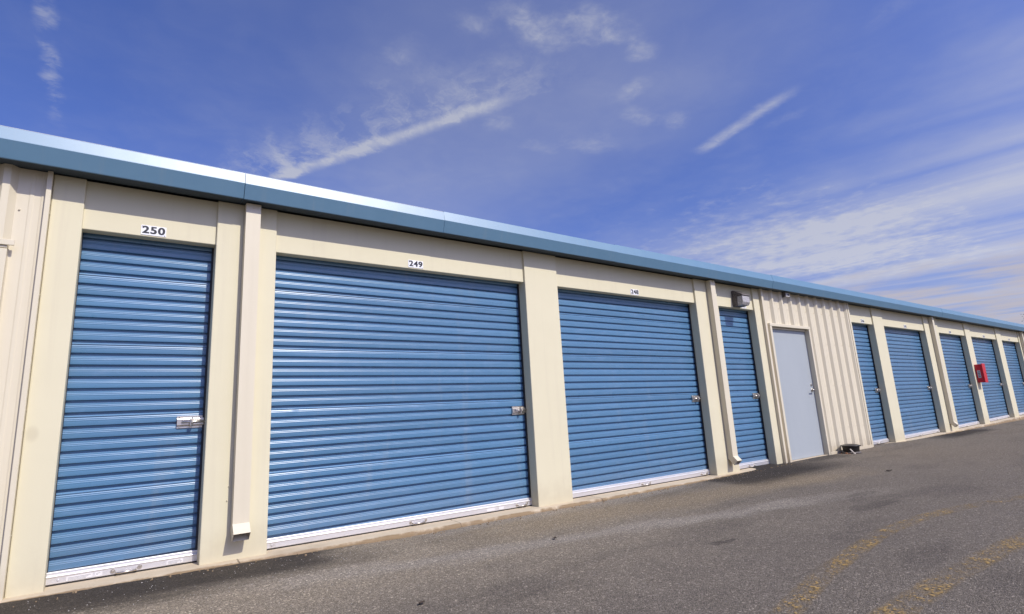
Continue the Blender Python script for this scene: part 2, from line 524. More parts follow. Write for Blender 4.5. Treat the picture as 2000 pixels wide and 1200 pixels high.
def bm_obj(name, bm, mats, parent=None, smooth=False):
    me = bpy.data.meshes.new(name)
    bmesh.ops.recalc_face_normals(bm, faces=bm.faces)
    bm.to_mesh(me)
    bm.free()
    if smooth:
        for p in me.polygons:
            p.use_smooth = True
    return link(name, me, mats, parent)


def box(bm, x0, x1, y0, y1, z0, z1, bev=0.0, mi=0, seg=2):
    r = bmesh.ops.create_cube(bm, size=1.0)
    vs = r['verts']
    for v in vs:
        v.co = Vector((x0 + (v.co.x + .5) * (x1 - x0), y0 + (v.co.y + .5) * (y1 - y0), z0 + (v.co.z + .5) * (z1 - z0)))
    fs = {f for v in vs for f in v.link_faces}
    for f in fs:
        f.material_index = mi
    if bev > 0:
        es = list({e for v in vs for e in v.link_edges})
        bmesh.ops.bevel(bm, geom=es, offset=bev, segments=seg, affect='EDGES', profile=.5, material=mi)


def boxo(name, x0, x1, y0, y1, z0, z1, mat, parent=None, bev=0.0):
    bm = bmesh.new()
    box(bm, x0, x1, y0, y1, z0, z1, bev)
    return bm_obj(name, bm, mat, parent)


def cyl(bm, a, b, r0, r1=None, seg=14, mi=0, caps=True):
    a, b = Vector(a), Vector(b)
    r1 = r0 if r1 is None else r1
    d = (b - a).normalized()
    u = d.orthogonal().normalized()
    w = d.cross(u)
    A, B = [], []
    for i in range(seg):
        t = 2 * math.pi * i / seg
        k = u * math.cos(t) + w * math.sin(t)
        A.append(bm.verts.new(a + k * r0))
        B.append(bm.verts.new(b + k * r1))
    for i in range(seg):
        f = bm.faces.new((A[i], A[(i + 1) % seg], B[(i + 1) % seg], B[i]))
        f.material_index = mi
        f.smooth = True
    if caps:
        bm.faces.new(A[::-1]).material_index = mi
        bm.faces.new(B).material_index = mi


def extrude_x(bm, prof, x0, x1, closed=False, nx=1, mi=0, smooth=False):
    """Sweep a (y, z) profile along x."""
    rows = []
    for k in range(nx + 1):
        x = x0 + (x1 - x0) * k / nx
        rows.append([bm.verts.new((x, y, z)) for y, z in prof])
    n = len(prof)
    for k in range(nx):
        for i in range(n if closed else n - 1):
            j = (i + 1) % n
            f = bm.faces.new((rows[k][i], rows[k + 1][i], rows[k + 1][j], rows[k][j]))
            f.material_index = mi
            f.smooth = smooth
    if closed:
        bm.faces.new(rows[0]).material_index = mi
        bm.faces.new(rows[-1][::-1]).material_index = mi


def empty(name, loc=(0, 0, 0), parent=None):
    o = bpy.data.objects.new(name, None)
    o.empty_display_size = .2
    o.location = loc
    COL.objects.link(o)
    if parent:
        o.parent = parent
    return o


def tag(o, label, cat, group=None, kind=None):
    o['label'] = label
    o['category'] = cat
    if group:
        o['group'] = group
    if kind:
        o['kind'] = kind
    return o


def interp(x, tab):
    if x <= tab[0][0]:
        return tab[0][1]
    for (a, va), (b, vb) in zip(tab, tab[1:]):
        if x <= b:
            return va + (vb - va) * (x - a) / (b - a)
    return tab[-1][1]


def sag(x):                                     # level of the slab along the front of the building
    u = (x + .5) / 22.5
    u = min(max(u, 0.0), 1.0)
    return -4 * .0733 * u * (1 - u)


EDGE = [(-6, -.008), (-.5, -.008), (0, -.018), (.53, -.027), (1.26, -.045), (2.16, -.074), (3.2, -.078), (4.3, -.086),
        (6.5, -.080), (8.1, -.066), (9.4, -.061), (11.4, -.070), (15.5, -.079), (22, -.085), (40, -.085)]


def asphalt_z(x, y):
    e = interp(x, EDGE)
    far = -.085 + .012 * math.sin(x * .55 + .4 * y) * math.sin(y * .8 + .3 * x + 1.0) + .006 * math.sin(2.1 * x - 1.3 * y)
    t = min(max((-.1 - y) / 1.3, 0.0), 1.0)
    t = t * t * (3 - 2 * t)
    if y > -.1:
        return e
    k = min(1.0, max(0.0, 1 - (abs(x - 8) - 40) / 40))
    return e * (1 - t) + (far * k + -.085 * (1 - k)) * t


# ------------------------------------------------------------------ ground
def grid_lines(segs):
    out = []
    for a, b, n in segs:
        for i in range(n):
            out.append(a + (b - a) * i / n)
    out.append(segs[-1][1])
    return out


gx = grid_lines([(-400, -40, 18), (-40, -6, 17), (-6, 26, 213), (26, 60, 34), (60, 400, 17)])
gy = grid_lines([(-400, -40, 12), (-40, -8, 16), (-8, -1, 47), (-1, .2, 16), (.2, 400, 12)])
verts = [(x, y, asphalt_z(x, y)) for y in gy for x in gx]
nxg = len(gx)
faces = [(j * nxg + i, j * nxg + i + 1, (j + 1) * nxg + i + 1, (j + 1) * nxg + i) for j in range(len(gy) - 1) for i in range(nxg - 1)]
me = bpy.data.meshes.new('asphalt_yard')
me.from_pydata(verts, [], faces)
for p in me.polygons:
    p.use_smooth = True
ground = link('asphalt_yard', me, 'asphalt')
ground['kind'] = 'structure'


def painted_line(pts, width):
    # resample a polyline, then lay a strip 5 mm above the asphalt
    P_ = []
    for (a, b) in zip(pts, pts[1:]):
        n = max(2, int(math.hypot(b[0] - a[0], b[1] - a[1]) / .04))
        for i in range(n):
            P_.append((a[0] + (b[0] - a[0]) * i / n, a[1] + (b[1] - a[1]) * i / n))
    P_.append(pts[-1])
    for _ in range(12):
        P_ = [P_[0]] + [tuple((P_[i - 1][k] + 2 * P_[i][k] + P_[i + 1][k]) / 4 for k in (0, 1)) for i in range(1, len(P_) - 1)] + [P_[-1]]
    vs, fs, ac = [], [], []
    m = 5
    for i, (x, y) in enumerate(P_):
        a, b = P_[max(i - 1, 0)], P_[min(i + 1, len(P_) - 1)]
        d = Vector((b[0] - a[0], b[1] - a[1])).normalized()
        nrm = Vector((-d.y, d.x))
        for k in range(m):
            s = (k / (m - 1) - .5) * width
            q = (x + nrm.x * s, y + nrm.y * s)
            vs.append((q[0], q[1], asphalt_z(*q) + .005))
            ac.append(abs(k / (m - 1) - .5) * 2)
    for i in range(len(P_) - 1):
        for k in range(m - 1):
            a = i * m + k
            fs.append((a, a + 1, a + m + 1, a + m))
    me = bpy.data.meshes.new('painted_line')
    me.from_pydata(vs, [], fs)
    at = me.attributes.new('across', 'FLOAT', 'POINT')
    at.data.foreach_set('value', ac)
    o = link('painted_line', me, 'yellow')
    o['kind'] = 'structure'
    return o


painted_line([(1.6, -3.40), (2.3, -3.20), (2.6, -3.10), (3.3, -2.94), (3.82, -2.87), (4.5, -2.80), (5.25, -2.82), (6.02, -2.93), (6.68, -3.12), (8.0, -3.5)], .15)
painted_line([(1.8, -3.55), (2.75, -3.42), (2.95, -3.42), (3.6, -3.41), (4.25, -3.45), (5.02, -3.50), (6.5, -3.62)], .17)

# slab / footing under the doors
bm = bmesh.new()
sx = grid_lines([(-6.2, -.6, 40), (-.6, 9.5, 300), (9.5, 26, 200), (26, 41, 40)])
rnd = random.Random(3)
rows = []
chip = 0.0
for x in sx:
    n = .006 * math.sin(x * 9.1) + .005 * math.sin(x * 23.7 + 1) + rnd.uniform(-.004, .004)
    if rnd.random() < .03:
        chip = rnd.uniform(.012, .03)
    chip *= .6
    yf = -.092 + n + chip
    if 9.9 < x < 11.4:
        yf = -.03
    g = sag(x)
    e = asphalt_z(x, -.1)
    pr = [(.30, g), (.12, g - .001), (.0, g - .002), (yf + .030, g - .004 + rnd.uniform(-.001, .001)), (yf + .008, min(g - .007, g - .007)), (yf - .003, (g + e) / 2 - .006 + rnd.uniform(-.004, .004)), (yf - .010, e - .03), (yf - .010, e - .2)]
    rows.append([bm.verts.new((x, y, z)) for y, z in pr])
for a, b in zip(rows, rows[1:]):
    for i in range(len(a) - 1):
        bm.faces.new((a[i], b[i], b[i + 1], a[i + 1]))
slab = bm_obj('concrete_slab', bm, 'slab', smooth=False)
slab['kind'] = 'structure'

# ------------------------------------------------------------------ the storage building
XL, XR = -6.0, 24.95
bld = empty('storage_building', (0, 0, 0))
tag(bld, 'long cream self storage building with blue roll-up doors and a blue gutter', 'building')
boxo('back_wall', XL, 41, 8.8, 9.0, -.3, 2.9, 'cream', bld)
boxo('end_wall', XL - .15, XL, 0.0, 9.0, -.3, 2.71, 'cream', bld)
boxo('end_wall', 41, 41.15, 0.0, 9.0, -.3, 2.71, 'cream', bld)
bm = bmesh.new()
extrude_x(bm, [(-.12, 2.90), (4.5, 3.28), (9.1, 2.90), (9.1, 2.94), (4.5, 3.32), (-.12, 2.94)], XL - .2, 41.2, closed=True)
bm_obj('roof', bm, 'roof', bld)
boxo('ceiling', XL, 41, .135, 8.8, 2.72, 2.76, 'interior', bld)

# bays: opening x0, x1, unit number
BAYS = [(-.290, .542, '250'), (.987, 3.597, '249'), (4.073, 6.713, '248'), (7.262, 8.259, '247'), (11.773, 12.829, '246'),
        (13.337, 15.789, '245'), (16.712, 18.832, '244'), (19.283, 21.801, '243'), (22.314, 24.42, '242')]
PIERS = [(-.468, -.290), (.542, .987), (3.597, 4.073), (6.713, 7.262), (8.259, 8.44), (11.64, 11.773), (12.829, 13.337), (15.789, 16.712),
         (18.832, 19.283), (21.801, 22.314), (24.42, 24.95)]
for a, b in PIERS:
    boxo('pier', a, b, 0.0, .125, -.2, 2.712, 'cream', bld, .007)
boxo('wall', 24.952, 41, .01, .12, -.2, 2.71, 'cream', bld)
for a, b, num in BAYS:
    boxo('door_header', a - .012, b + .012, .027, .118, 2.35, 2.711, 'cream', bld, .005)

# --- corrugated wall panels -------------------------------------------------
RIB = .306


def rib_profile(x_first, x0, x1):
    pts = []
    k0 = int(math.floor((x0 - x_first) / RIB)) - 1
    for k in range(k0, k0 + int((x1 - x0) / RIB) + 4):
        c = x_first + k * RIB
        for dx_, out in ((-.052, 0), (-.018, .040), (.018, .040), (.052, 0), (.113, 0), (.121, .003), (.135, .003), (.143, 0), (.173, 0), (.181, .003), (.195, .003), (.203, 0)):
            pts.append((c + dx_, -.004 - out))
    res = [(x, y) for x, y in pts if x0 < x < x1]

    def at(x):
        for (a, ya), (b, yb) in zip(pts, pts[1:]):
            if a <= x <= b:
                return ya + (yb - ya) * (x - a) / (b - a) if b > a else ya
        return -.004
    return [(x0, at(x0))] + res + [(x1, at(x1))]


def wall_panel(x_first, x0, x1, z0, z1):
    pr = rib_profile(x_first, x0, x1)
    bm = bmesh.new()
    t = .004
    A = [bm.verts.new((x, y, z0)) for x, y in pr]
    B = [bm.verts.new((x, y, z1)) for x, y in pr]
    C = [bm.verts.new((x, y + t, z0)) for x, y in pr]
    D = [bm.verts.new((x, y + t, z1)) for x, y in pr]
    for i in range(len(pr) - 1):
        bm.faces.new((A[i], A[i + 1], B[i + 1], B[i]))
        bm.faces.new((C[i + 1], C[i], D[i], D[i + 1]))
        bm.faces.new((B[i], B[i + 1], D[i + 1], D[i]))
        bm.faces.new((A[i + 1], A[i], C[i], C[i + 1]))
    for i in (0, len(pr) - 1):
        bm.faces.new((A[i], B[i], D[i], C[i]))
    return bm_obj('wall_panel', bm, 'metal_cream', bld)


def screws(x_first, ks, zs, gap=None):
    bm = bmesh.new()
    for k in ks:
        for z in zs:
            for dx_ in (.075, .225):
                x = x_first + k * RIB + dx_
                if gap and gap[0] < x < gap[1] and z < gap[2]:
                    continue
                cyl(bm, (x, -.002, z), (x, -.013, z), .006, .005, 6)
    o = bm_obj('screw_row', bm, 'metal_cream', bld)
    o['kind'] = 'stuff'


FR = 8.785            # a rib centre in the section by the grey door
GD = (8.560, 9.900)   # outer edges of the grey door frame
top = 2.712
wall_panel(FR, 8.492, GD[0], -.06, top)
wall_panel(FR, GD[0], FR + 2.5 * RIB, 2.145, top)
wall_panel(FR, FR + 2.5 * RIB, GD[1], 2.145, top)
wall_panel(FR, GD[1], FR + 6.5 * RIB, -.08, top)
wall_panel(FR, FR + 6.5 * RIB, 11.60, -.08, top)
screws(FR, range(-1, 9), (.35, 1.10, 1.85, 2.42), (GD[0] - .03, GD[1] + .03, 2.2))
FL = -.697            # left section
LD = (-1.99, -.650)
wall_panel(FL, LD[1], -.500, -.06, top)
wall_panel(FL, FL - 1.5 * RIB, LD[1], 2.185, top)
wall_panel(FL, LD[0], FL - 1.5 * RIB, 2.185, top)
wall_panel(FL, -3.6, LD[0], -.06, top)
wall_panel(FL, XL, -3.6, -.06, top)
screws(FL, range(-8, 1), (.35, 1.10, 1.85, 2.42), (LD[0] - .03, LD[1] + .03, 2.25))
for a, b, yb in ((8.442, 8.490, -.046), (11.585, 11.637, -.046), (-.498, -.4695, -.046)):
    boxo('corner_trim', a, b, yb, .02, -.07, 2.711, 'metal_cream', bld, .003)
boxo('base_trim', GD[1] + .005, 11.58, -.058, -.046, -.09, -.02, 'metal_cream', bld, .002)


# --- grey personnel doors ----------------------------------------------------
def entry_door(x0, x1, ztop, head_ext=0.0):
    bm = bmesh.new()
    lx0, lx1 = x0 + .070, x1 - .062
    box(bm, lx0 - .015, lx1 + .015, .030, .070, -.055, ztop - .035, .003)
    leaf = bm_obj('entry_door', bm, 'grey_door', bld)
    bm = bmesh.new()
    box(bm, x0, x0 + .058, -.052, .09, -.09, ztop - .032, .004)
    box(bm, x1 - .052, x1, -.052, .09, -.09, ztop - .032, .004)
    box(bm, x0 - .0 , x1 + .0, -.054, .09, ztop - .030, ztop + .018, .004)
    if head_ext:
        box(bm, x0 - head_ext, x1 + head_ext, -.066, -.0545, ztop - .012, ztop + .026, .003)
    bm_obj('door_frame', bm, 'metal_cream', leaf)
    boxo('head_strip', lx0 - .01, lx1 + .008, .004, .028, ztop - .062, ztop - .036, 'metal_cream', leaf, .002)
    boxo('door_threshold', x0 + .06, x1 - .054, -.03, .09, -.16, -.058, 'slab', leaf, .004)
    boxo('hinge_bracket', lx0 - .004, lx0 + .045, -.004, .0285, ztop - .115, ztop - .066, 'grey_door', leaf, .003)
    # lever
    bm = bmesh.new()
    hx, hz = x1 - .125, 1.035
    cyl(bm, (hx, .030, hz), (hx, .018, hz), .033, .030, 18)
    cyl(bm, (hx, .018, hz), (hx, -.030, hz), .011, .011, 12)
    cyl(bm, (hx + .008, -.026, hz), (hx - .105, -.034, hz + .004), .011, .009, 12)
    cyl(bm, (hx, .030, hz + .09), (hx, .016, hz + .09), .022, .020, 16)
    bm_obj('door_lever', bm, 'steel', leaf)
    return leaf


entry_door(GD[0], GD[1], 2.125)
entry_door(LD[0], LD[1], 2.165, .033)

# --- roll-up doors -------------------------------------------------------------
SLAT, SEAM = .0816, .0915


def slat_profile(pitch, seam):
    base = .155
    L = [(.000, -.012), (.0168, -.012), (.0184, -.002), (.0192, .0080), (.0198, .0112), (.0209, .0119)]
    if seam:
        L += [(.0220, .0126), (.0245, .0150), (.0300, .0160), (.0330, .0135), (.0350, .0110), (.0375, .0112)]
        b0 = .0395
    else:
        L += [(.0315, .0122)]
        b0 = .0320
    # two rolled bends, each leaning out at the top, with a small step back between them
    o_ = .0121
    for c_ in (b0, b0 + .0100):
        rr = .0110
        for i in range(8):
            a = R(30 - 42 * i / 7)
            L.append((c_ + rr * (math.sin(R(30)) - math.sin(a)), o_ + rr * (math.cos(a) - math.cos(R(30)))))
        L.append((c_ + .0096, o_ + .0002))
        o_ += .0002
    L += [(b0 + .0215, .0125), (pitch - .0050, .0124), (pitch - .0022, .0116), (pitch - .0004, .0070), (pitch, -.012)]
    return [(base - o, -z) for z, o in L]


slat_meshes = {}


def slat_mesh(w, seam):
    key = (round(w, 3), seam)
    if key not in slat_meshes:
        bm = bmesh.new()
        pr = slat_profile(SEAM if seam else SLAT, seam)
        extrude_x(bm, pr, -w / 2, w / 2)
        me = bpy.data.meshes.new('slat')
        bmesh.ops.recalc_face_normals(bm, faces=bm.faces)
        bm.to_mesh(me)
        bm.free()
        for p_ in me.polygons:
            p_.use_smooth = True
        me.set_sharp_from_angle(angle=R(24))
        slat_meshes[key] = me
    return slat_meshes[key]


def bar_profile(z):
    return [(.150, z + .082), (.126, z + .081), (.124, z + .078), (.124, z + .066), (.115, z + .060), (.112, z + .056), (.112, z + .052), (.116, z + .046), (.117, z + .012), (.120, z + .009), (.150, z + .009)]


def pull_handle(x, z, parent, w=.135):
    bm = bmesh.new()
    for s in (-1, 1):
        cyl(bm, (x + s * w / 2, .1165, z), (x + s * w / 2, .112, z), .014, .013, 14)
        cyl(bm, (x + s * w / 2, .112, z + .001), (x + s * w / 2, .107, z + .001), .007, .005, 10)
        cyl(bm, (x + s * (w / 2 - .018), .114, z - .006), (x + s * (w / 2 - .022), .090, z - .012), .0055, .0055, 10)
    cyl(bm, (x - w / 2 + .022, .090, z - .012), (x + w / 2 - .022, .090, z - .012), .0058, .0058, 12)
    return bm_obj('pull_handle', bm, 'steel', parent)


def latch(x1, z, parent):
    """Slide bolt: folded plate, rod, ring and four rivets; its right end sits at x1."""
    bm = bmesh.new()
    w = .172
    x0 = x1 - w
    prof = [(.1385, z + .044), (.1340, z + .044), (.1340, z + .030), (.1240, z + .026), (.1220, z + .022), (.1220, z - .022), (.1240, z - .026), (.1340, z - .030), (.1340, z - .044), (.1385, z - .044)]
    extrude_x(bm, prof, x0, x1, closed=True)
    # slot lips
    box(bm, x0 + .030, x1 - .01, .1180, .1215, z + .013, z + .019, .001)
    box(bm, x0 + .030, x1 - .01, .1180, .1215, z - .019, z - .013, .001)
    cyl(bm, (x0 + .03, .1160, z), (x1 + .012, .1160, z), .0085, .0085, 12)
    # padlock ring standing off the plate
    cx = x0 + w * .56
    pts = []
    for i in range(13):
        a = math.pi * (i / 12)
        pts.append((cx + .002 * math.cos(a * 2), .120 - .040 * math.sin(a), z + .028 * math.cos(a)))
    for a, b in zip(pts, pts[1:]):
        cyl(bm, a, b, .0055, .0055, 8)
    box(bm, cx - .014, cx - .006, .084, .122, z - .030, z + .022, .002)
    for sx_ in (x0 + .018, x1 - .022):
        for sz in (-.037, .037):
            cyl(bm, (sx_, .1340, z + sz), (sx_, .1300, z + sz), .0055, .004, 10)
    return bm_obj('slide_latch', bm, 'steel', parent)


# groove heights, measured once: interval i spans Z[i] -> Z[i+1]; every sixth slat is a sheet seam
def groove_list(zmin):
    out = []
    z = 2.155
    i = 0
    up = []
    zz, k = z, -1
    while zz < 2.50:
        p_ = SEAM if (k - 1) % 6 == 0 else SLAT
        zz += p_
        up.append((zz, (k - 1) % 6 == 0))
        k -= 1
    out += up[::-1]
    while z > zmin:
        seam = (i - 1) % 6 == 0
        out.append((z, seam))
        z -= SEAM if seam else SLAT
        i += 1
    return out


DOORS = {}
for a, b, num in BAYS:
    w = (b - a) + .06
    xm = (a + b) / 2
    root = boxo('roll_up_door', a - .05, b + .05, .178, .186, -.1, 2.60, 'interior', bld)
    DOORS[num] = root
    gl = groove_list(sag(xm) + .03)
    for z, seam in gl:
        o = bpy.data.objects.new('slat', slat_mesh(w, seam))
        if not o.data.materials:
            o.data.materials.append(M['blue'])
        COL.objects.link(o)
        o.parent = root
        o.location = (xm, random.uniform(-.0006, .0006), z + .0055)
        o.rotation_euler = (0, random.uniform(-.00025, .00025), 0)
    bm = bmesh.new()
    n = max(2, int((b - a) / .3))
    prev = None
    for k in range(n + 1):
        x = a - .02 + (b - a + .03) * k / n
        row = [bm.verts.new((x, y, z)) for y, z in bar_profile(sag(x))]
        if prev:
            for i in range(len(row) - 1):
                bm.faces.new((prev[i], row[i], row[i + 1], prev[i + 1]))
        prev = row
    for s in (.06, w - .16):
        x = a + s
        cyl(bm, (x, .117, sag(x) + .030), (x, .112, sag(x) + .030), .008, .005, 10)
    bm_obj('bottom_bar', bm, 'alu', root)
    bm = bmesh.new()
    box(bm, a - .02, b + .01, .122, .150, min(sag(a), sag(b), sag(xm)) - .03, min(sag(a), sag(b), sag(xm)) + .03, .0)
    bm_obj('bottom_seal', bm, 'rubber', root)
    for x0, x1 in ((a - .045, a + .004), (b - .013, b + .045)):
        boxo('guide_rail', x0, x1, .1262, .1375, -.1, 2.345, 'rail', root)
    latch(b - .006, .983 if num != '249' else .945, root)
    pull_handle(xm + (.0 if num != '249' else .0), sag(xm) + .032, root, .15)
    if b - a > 1.5:
        pull_handle(b - .13, sag(b) + .034, root, .13)

# stickers on the first bottom bars, a bent slat corner, scratches
for x0, x1, d, ln in ((-.190, -.055, '250', True), (-.045, -.005, '250', True), (.355, .455, '250', True), (3.03, 3.13, '249', False), (3.18, 3.24, '249', False)):
    bm = bmesh.new()
    zz = sag((x0 + x1) / 2)
    box(bm, x0, x1, .1150, .1166, zz + .016, zz + .042, 0, 0)
    if ln:
        for i in range(3):
            box(bm, x0 + .008, x1 - .01 - .012 * i, .1146, .1152, zz + .034 - i * .007, zz + .0355 - i * .007, 0, 1)
    bm_obj('sticker', bm, ['paper', 'ink'], DOORS[d])

# --- gutter -------------------------------------------------------------------
SECT = [(-6.2, -2.40, .0), (-2.40, .700, .0), (.700, 2.49, -1.3), (2.49, 4.92, 1.1), (4.92, 8.6, .5), (8.6, 12.45, .9), (12.45, 16.6, .3), (16.6, 20.5, .8), (20.5, 24.8, .2), (24.8, 41.2, .6)]
for i, (a, b, tilt) in enumerate(SECT):
    off = -.003 if i % 2 else 0.0
    h = (.088, .090, .090, .097, .104, .110, .112, .112, .112, .112)[i]
    ty = math.tan(R(11.3 + tilt)) * h
    k = (-.200 + off, 2.816)
    arc = []
    for q in range(5):                          # rolled edge between the two faces
        f_ = q / 4
        arc.append((k[0] + .0015 * (1 - 4 * f_ * (1 - f_)) * 0 + (-.0 if 0 else 0), k[1]))
    pr = [(.012, 2.722), (-.150 + off, 2.709), (-.152 + off, 2.700), (-.158 + off, 2.699), (-.1615 + off, 2.703),
          (k[0] + .0012, k[1] - .004), (k[0], k[1] - .001), (k[0] + .0002, k[1] + .002), (k[0] + .0012, k[1] + .005),
          (k[0] + ty, k[1] + h), (k[0] + ty + .004, k[1] + h + .003), (k[0] + ty + .012, k[1] + h + .002),
          (-.10, 2.915), (.012, 2.915)]
    bm = bmesh.new()
    extrude_x(bm, pr, a, b + (-.0045 if i == 1 else .012 if i % 2 else -.001), closed=True, nx=max(1, int((b - a) / .5)))
    gs = bm_obj('gutter_section', bm, 'gutter', bld)
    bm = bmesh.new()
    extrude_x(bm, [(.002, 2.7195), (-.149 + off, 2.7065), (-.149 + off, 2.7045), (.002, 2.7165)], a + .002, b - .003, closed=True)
    bm_obj('gutter_shade_strip', bm, 'soffit_shade', gs)  # dark strip added below each section to carry the painted underside shade


# --- downspouts -----------------------------------------------------------------
def downspout(x0, x1, zk=.222, ztop=2.7):
    path = [(-.045, ztop), (-.045, zk), (-.118, zk - .074)]
    nrm = []
    for i in range(3):
        if i == 0:
            n = Vector((-1, 0))
        elif i == 2:
            d = (Vector(path[2]) - Vector(path[1])).normalized()
            n = Vector((d.y, -d.x))
        else:
            d0 = Vector((0, -1))
            d1 = (Vector(path[2]) - Vector(path[1])).normalized()
            n0, n1 = Vector((-1, 0)), Vector((d1.y, -d1.x))
            n = (n0 + n1).normalized()
            n = n / n.dot(n0)
        nrm.append(n)

    def tube(bm, idx, hw, xa, xb, flip):
        rings = []
        for i in idx:
            c, n = Vector(path[i]), nrm[i]
            ring = []
            for s, x in ((1, xa), (1, xb), (-1, xb), (-1, xa)):
                q = c + n * hw * s
                ring.append(bm.verts.new((x, q.x, q.y)))
            rings.append(ring)
        for r0, r1 in zip(rings, rings[1:]):
            for j in range(4):
                k_ = (j + 1) % 4
                bm.faces.new((r0[j], r0[k_], r1[k_], r1[j]))
        return rings

    bm = bmesh.new()
    tube(bm, (0, 1), .040, x0, x1, False)
    pipe = bm_obj('downspout', bm, 'metal_cream', bld)
    bm = bmesh.new()
    o = tube(bm, (1, 2), .0412, x0 - .001, x1 + .001, False)
    inn = tube(bm, (1, 2), .0385, x0 + .002, x1 - .002, True)
    for j in range(4):
        k_ = (j + 1) % 4
        bm.faces.new((o[-1][j], o[-1][k_], inn[-1][k_], inn[-1][j]))
    e = bm_obj('downspout_elbow', bm, 'metal_cream', pipe)
    boxo('pipe_strap', x0 - .0035, x0 - .0003, -.050, -.030, .50, .60, 'metal_cream', pipe, .001)
    for a_, b_ in (((x0 - .022, .002, .50), (x0 - .022, -.008, .50)), ((x0 - .030, .002, .40), (x0 - .030, -.008, .40)), (((x0 + x1) / 2, -.083, 2.665), ((x0 + x1) / 2, -.092, 2.665))):
        bm = bmesh.new()
        cyl(bm, a_, b_, .006, .004, 8)
        bm_obj('pipe_screw', bm, 'metal_cream', pipe)
    return pipe


downspout(.732, .842)
downspout(7.000, 7.110, .150)
downspout(16.13, 16.24, .140)
downspout(24.55, 24.66, .140)


# ------------------------------------------------------------------ number plates
def text_mesh(body, size, name, bold=.0):
    cu = bpy.data.curves.new(name, 'FONT')
    cu.body = body
    cu.size = size
    cu.align_x = 'CENTER'
    cu.align_y = 'CENTER'
    cu.offset = bold
    cu.extrude = .0006
    cu.space_character = 1.12
    tmp = bpy.data.objects.new('tmp', cu)
    COL.objects.link(tmp)
    dg = bpy.context.evaluated_depsgraph_get()
    me = bpy.data.meshes.new_from_object(tmp.evaluated_get(dg))
    bpy.data.objects.remove(tmp)
    bpy.data.curves.remove(cu)
    bm = bmesh.new()
    for i, sh in enumerate((0.0, -.0016, .0016)):          # doubled strokes make the heavy sign lettering
        me.transform(Matrix.Translation((sh - (0.0, 0.0, -.0016)[i], 0, .0002 if i else 0)))
        bm.from_mesh(me)
    me.materials.clear()
    bm.to_mesh(me)
    bm.free()
    me.name = name
    return me


PLATES = {'250': (.128, 'white plate reading 250 above the narrow roll-up door nearest the camera'),
          '249': (2.275, 'white plate reading 249 above the wide roll-up door between two downspouts'),
          '248': (5.435, 'white plate reading 248 above the wide door left of the wall light'),
          '247': (7.985, 'white plate reading 247 half hidden below the grey wall light'),
          '246': (12.36, 'white plate reading 246 above the narrow door just right of the corrugated wall'),
          '245': (14.63, 'white plate reading 245 above the wide door left of the third downspout'),
          '244': (17.67, 'white plate reading 244 above the door left of the red box'),
          '243': (20.60, 'white plate reading 243 above the door just right of the red box'),
          '242': (23.30, 'white plate reading 242 above the last door in view at the far end')}
for num, (x, lab) in PLATES.items():
    bm = bmesh.new()
    box(bm, x - .079, x + .079, .0235, .0268, 2.362, 2.436, 0)
    pl = bm_obj('number_plate', bm, 'white')
    tag(pl, lab, 'number plate', 'unit number plates above the doors')
    me = text_mesh(num, .072, 'numerals', .0012)
    t = link('numerals', me, 'ink', pl)
    t.rotation_euler = (R(90), 0, 0)
    t.scale = (1.22, 1.06, 1.0)
    t.location = (x, .0222, 2.399)
    bm = bmesh.new()
    for sx_, sz in ((-.070, .029), (.070, -.030)):
        cyl(bm, (x + sx_, .0236, 2.399 + sz), (x + sx_, .0215, 2.399 + sz), .0042, .0035, 8)
    bm_obj('plate_screw', bm, 'steel_dark', pl)

# ------------------------------------------------------------------ wall light over door 247
wl = empty('wall_light', (7.79, .026, 2.48))
tag(wl, 'weathered grey wall light with sloped cap above the narrow door by the second downspout', 'wall light')


def at_wl(bm):
    for v in bm.verts:
        v.co -= Vector((7.79, .026, 2.48))


x0, x1 = 7.690, 7.895
bm = bmesh.new()                                   # housing: side view polygon swept across
pr = [(.026, 2.610), (-.005, 2.616), (-.150, 2.535), (-.158, 2.518), (-.150, 2.512), (-.06, 2.512), (-.045, 2.395), (.026, 2.395)]
extrude_x(bm, pr, x0, x1, closed=True)
at_wl(bm)
bm_obj('housing', bm, 'lamp', wl)
bm = bmesh.new()
pr = [(-.064, 2.508), (-.146, 2.508), (-.150, 2.412), (-.128, 2.372), (-.055, 2.366)]
extrude_x(bm, pr, x0 + .006, x1 - .006, closed=True)
at_wl(bm)
bm_obj('lens', bm, 'lens', wl)
bm = bmesh.new()
box(bm, x0 + .003, x1 - .003, -.050, .0255, 2.362, 2.3935, .003)
at_wl(bm)
bm_obj('base_lip', bm, 'lamp', wl)

# ------------------------------------------------------------------ small sensor under the eave
sn = empty('eave_sensor', (9.19, -.05, 2.66))
tag(sn, 'small pale grey box with a dark eye under the gutter above the grey door', 'sensor')
bm = bmesh.new()
box(bm, -.060, .060, -.055, -.005, -.040, .032, .004)
bm_obj('case', bm, 'sensor', sn)
bm = bmesh.new()
cyl(bm, (.012, -.054, -.004), (.012, -.062, -.004), .016, .014, 16)
bm_obj('eye', bm, 'ink', sn)
bm = bmesh.new()
box(bm, -.075, -.0605, -.050, .045, -.045, .045, .002)
bm_obj('mounting_bracket', bm, 'lamp', sn)

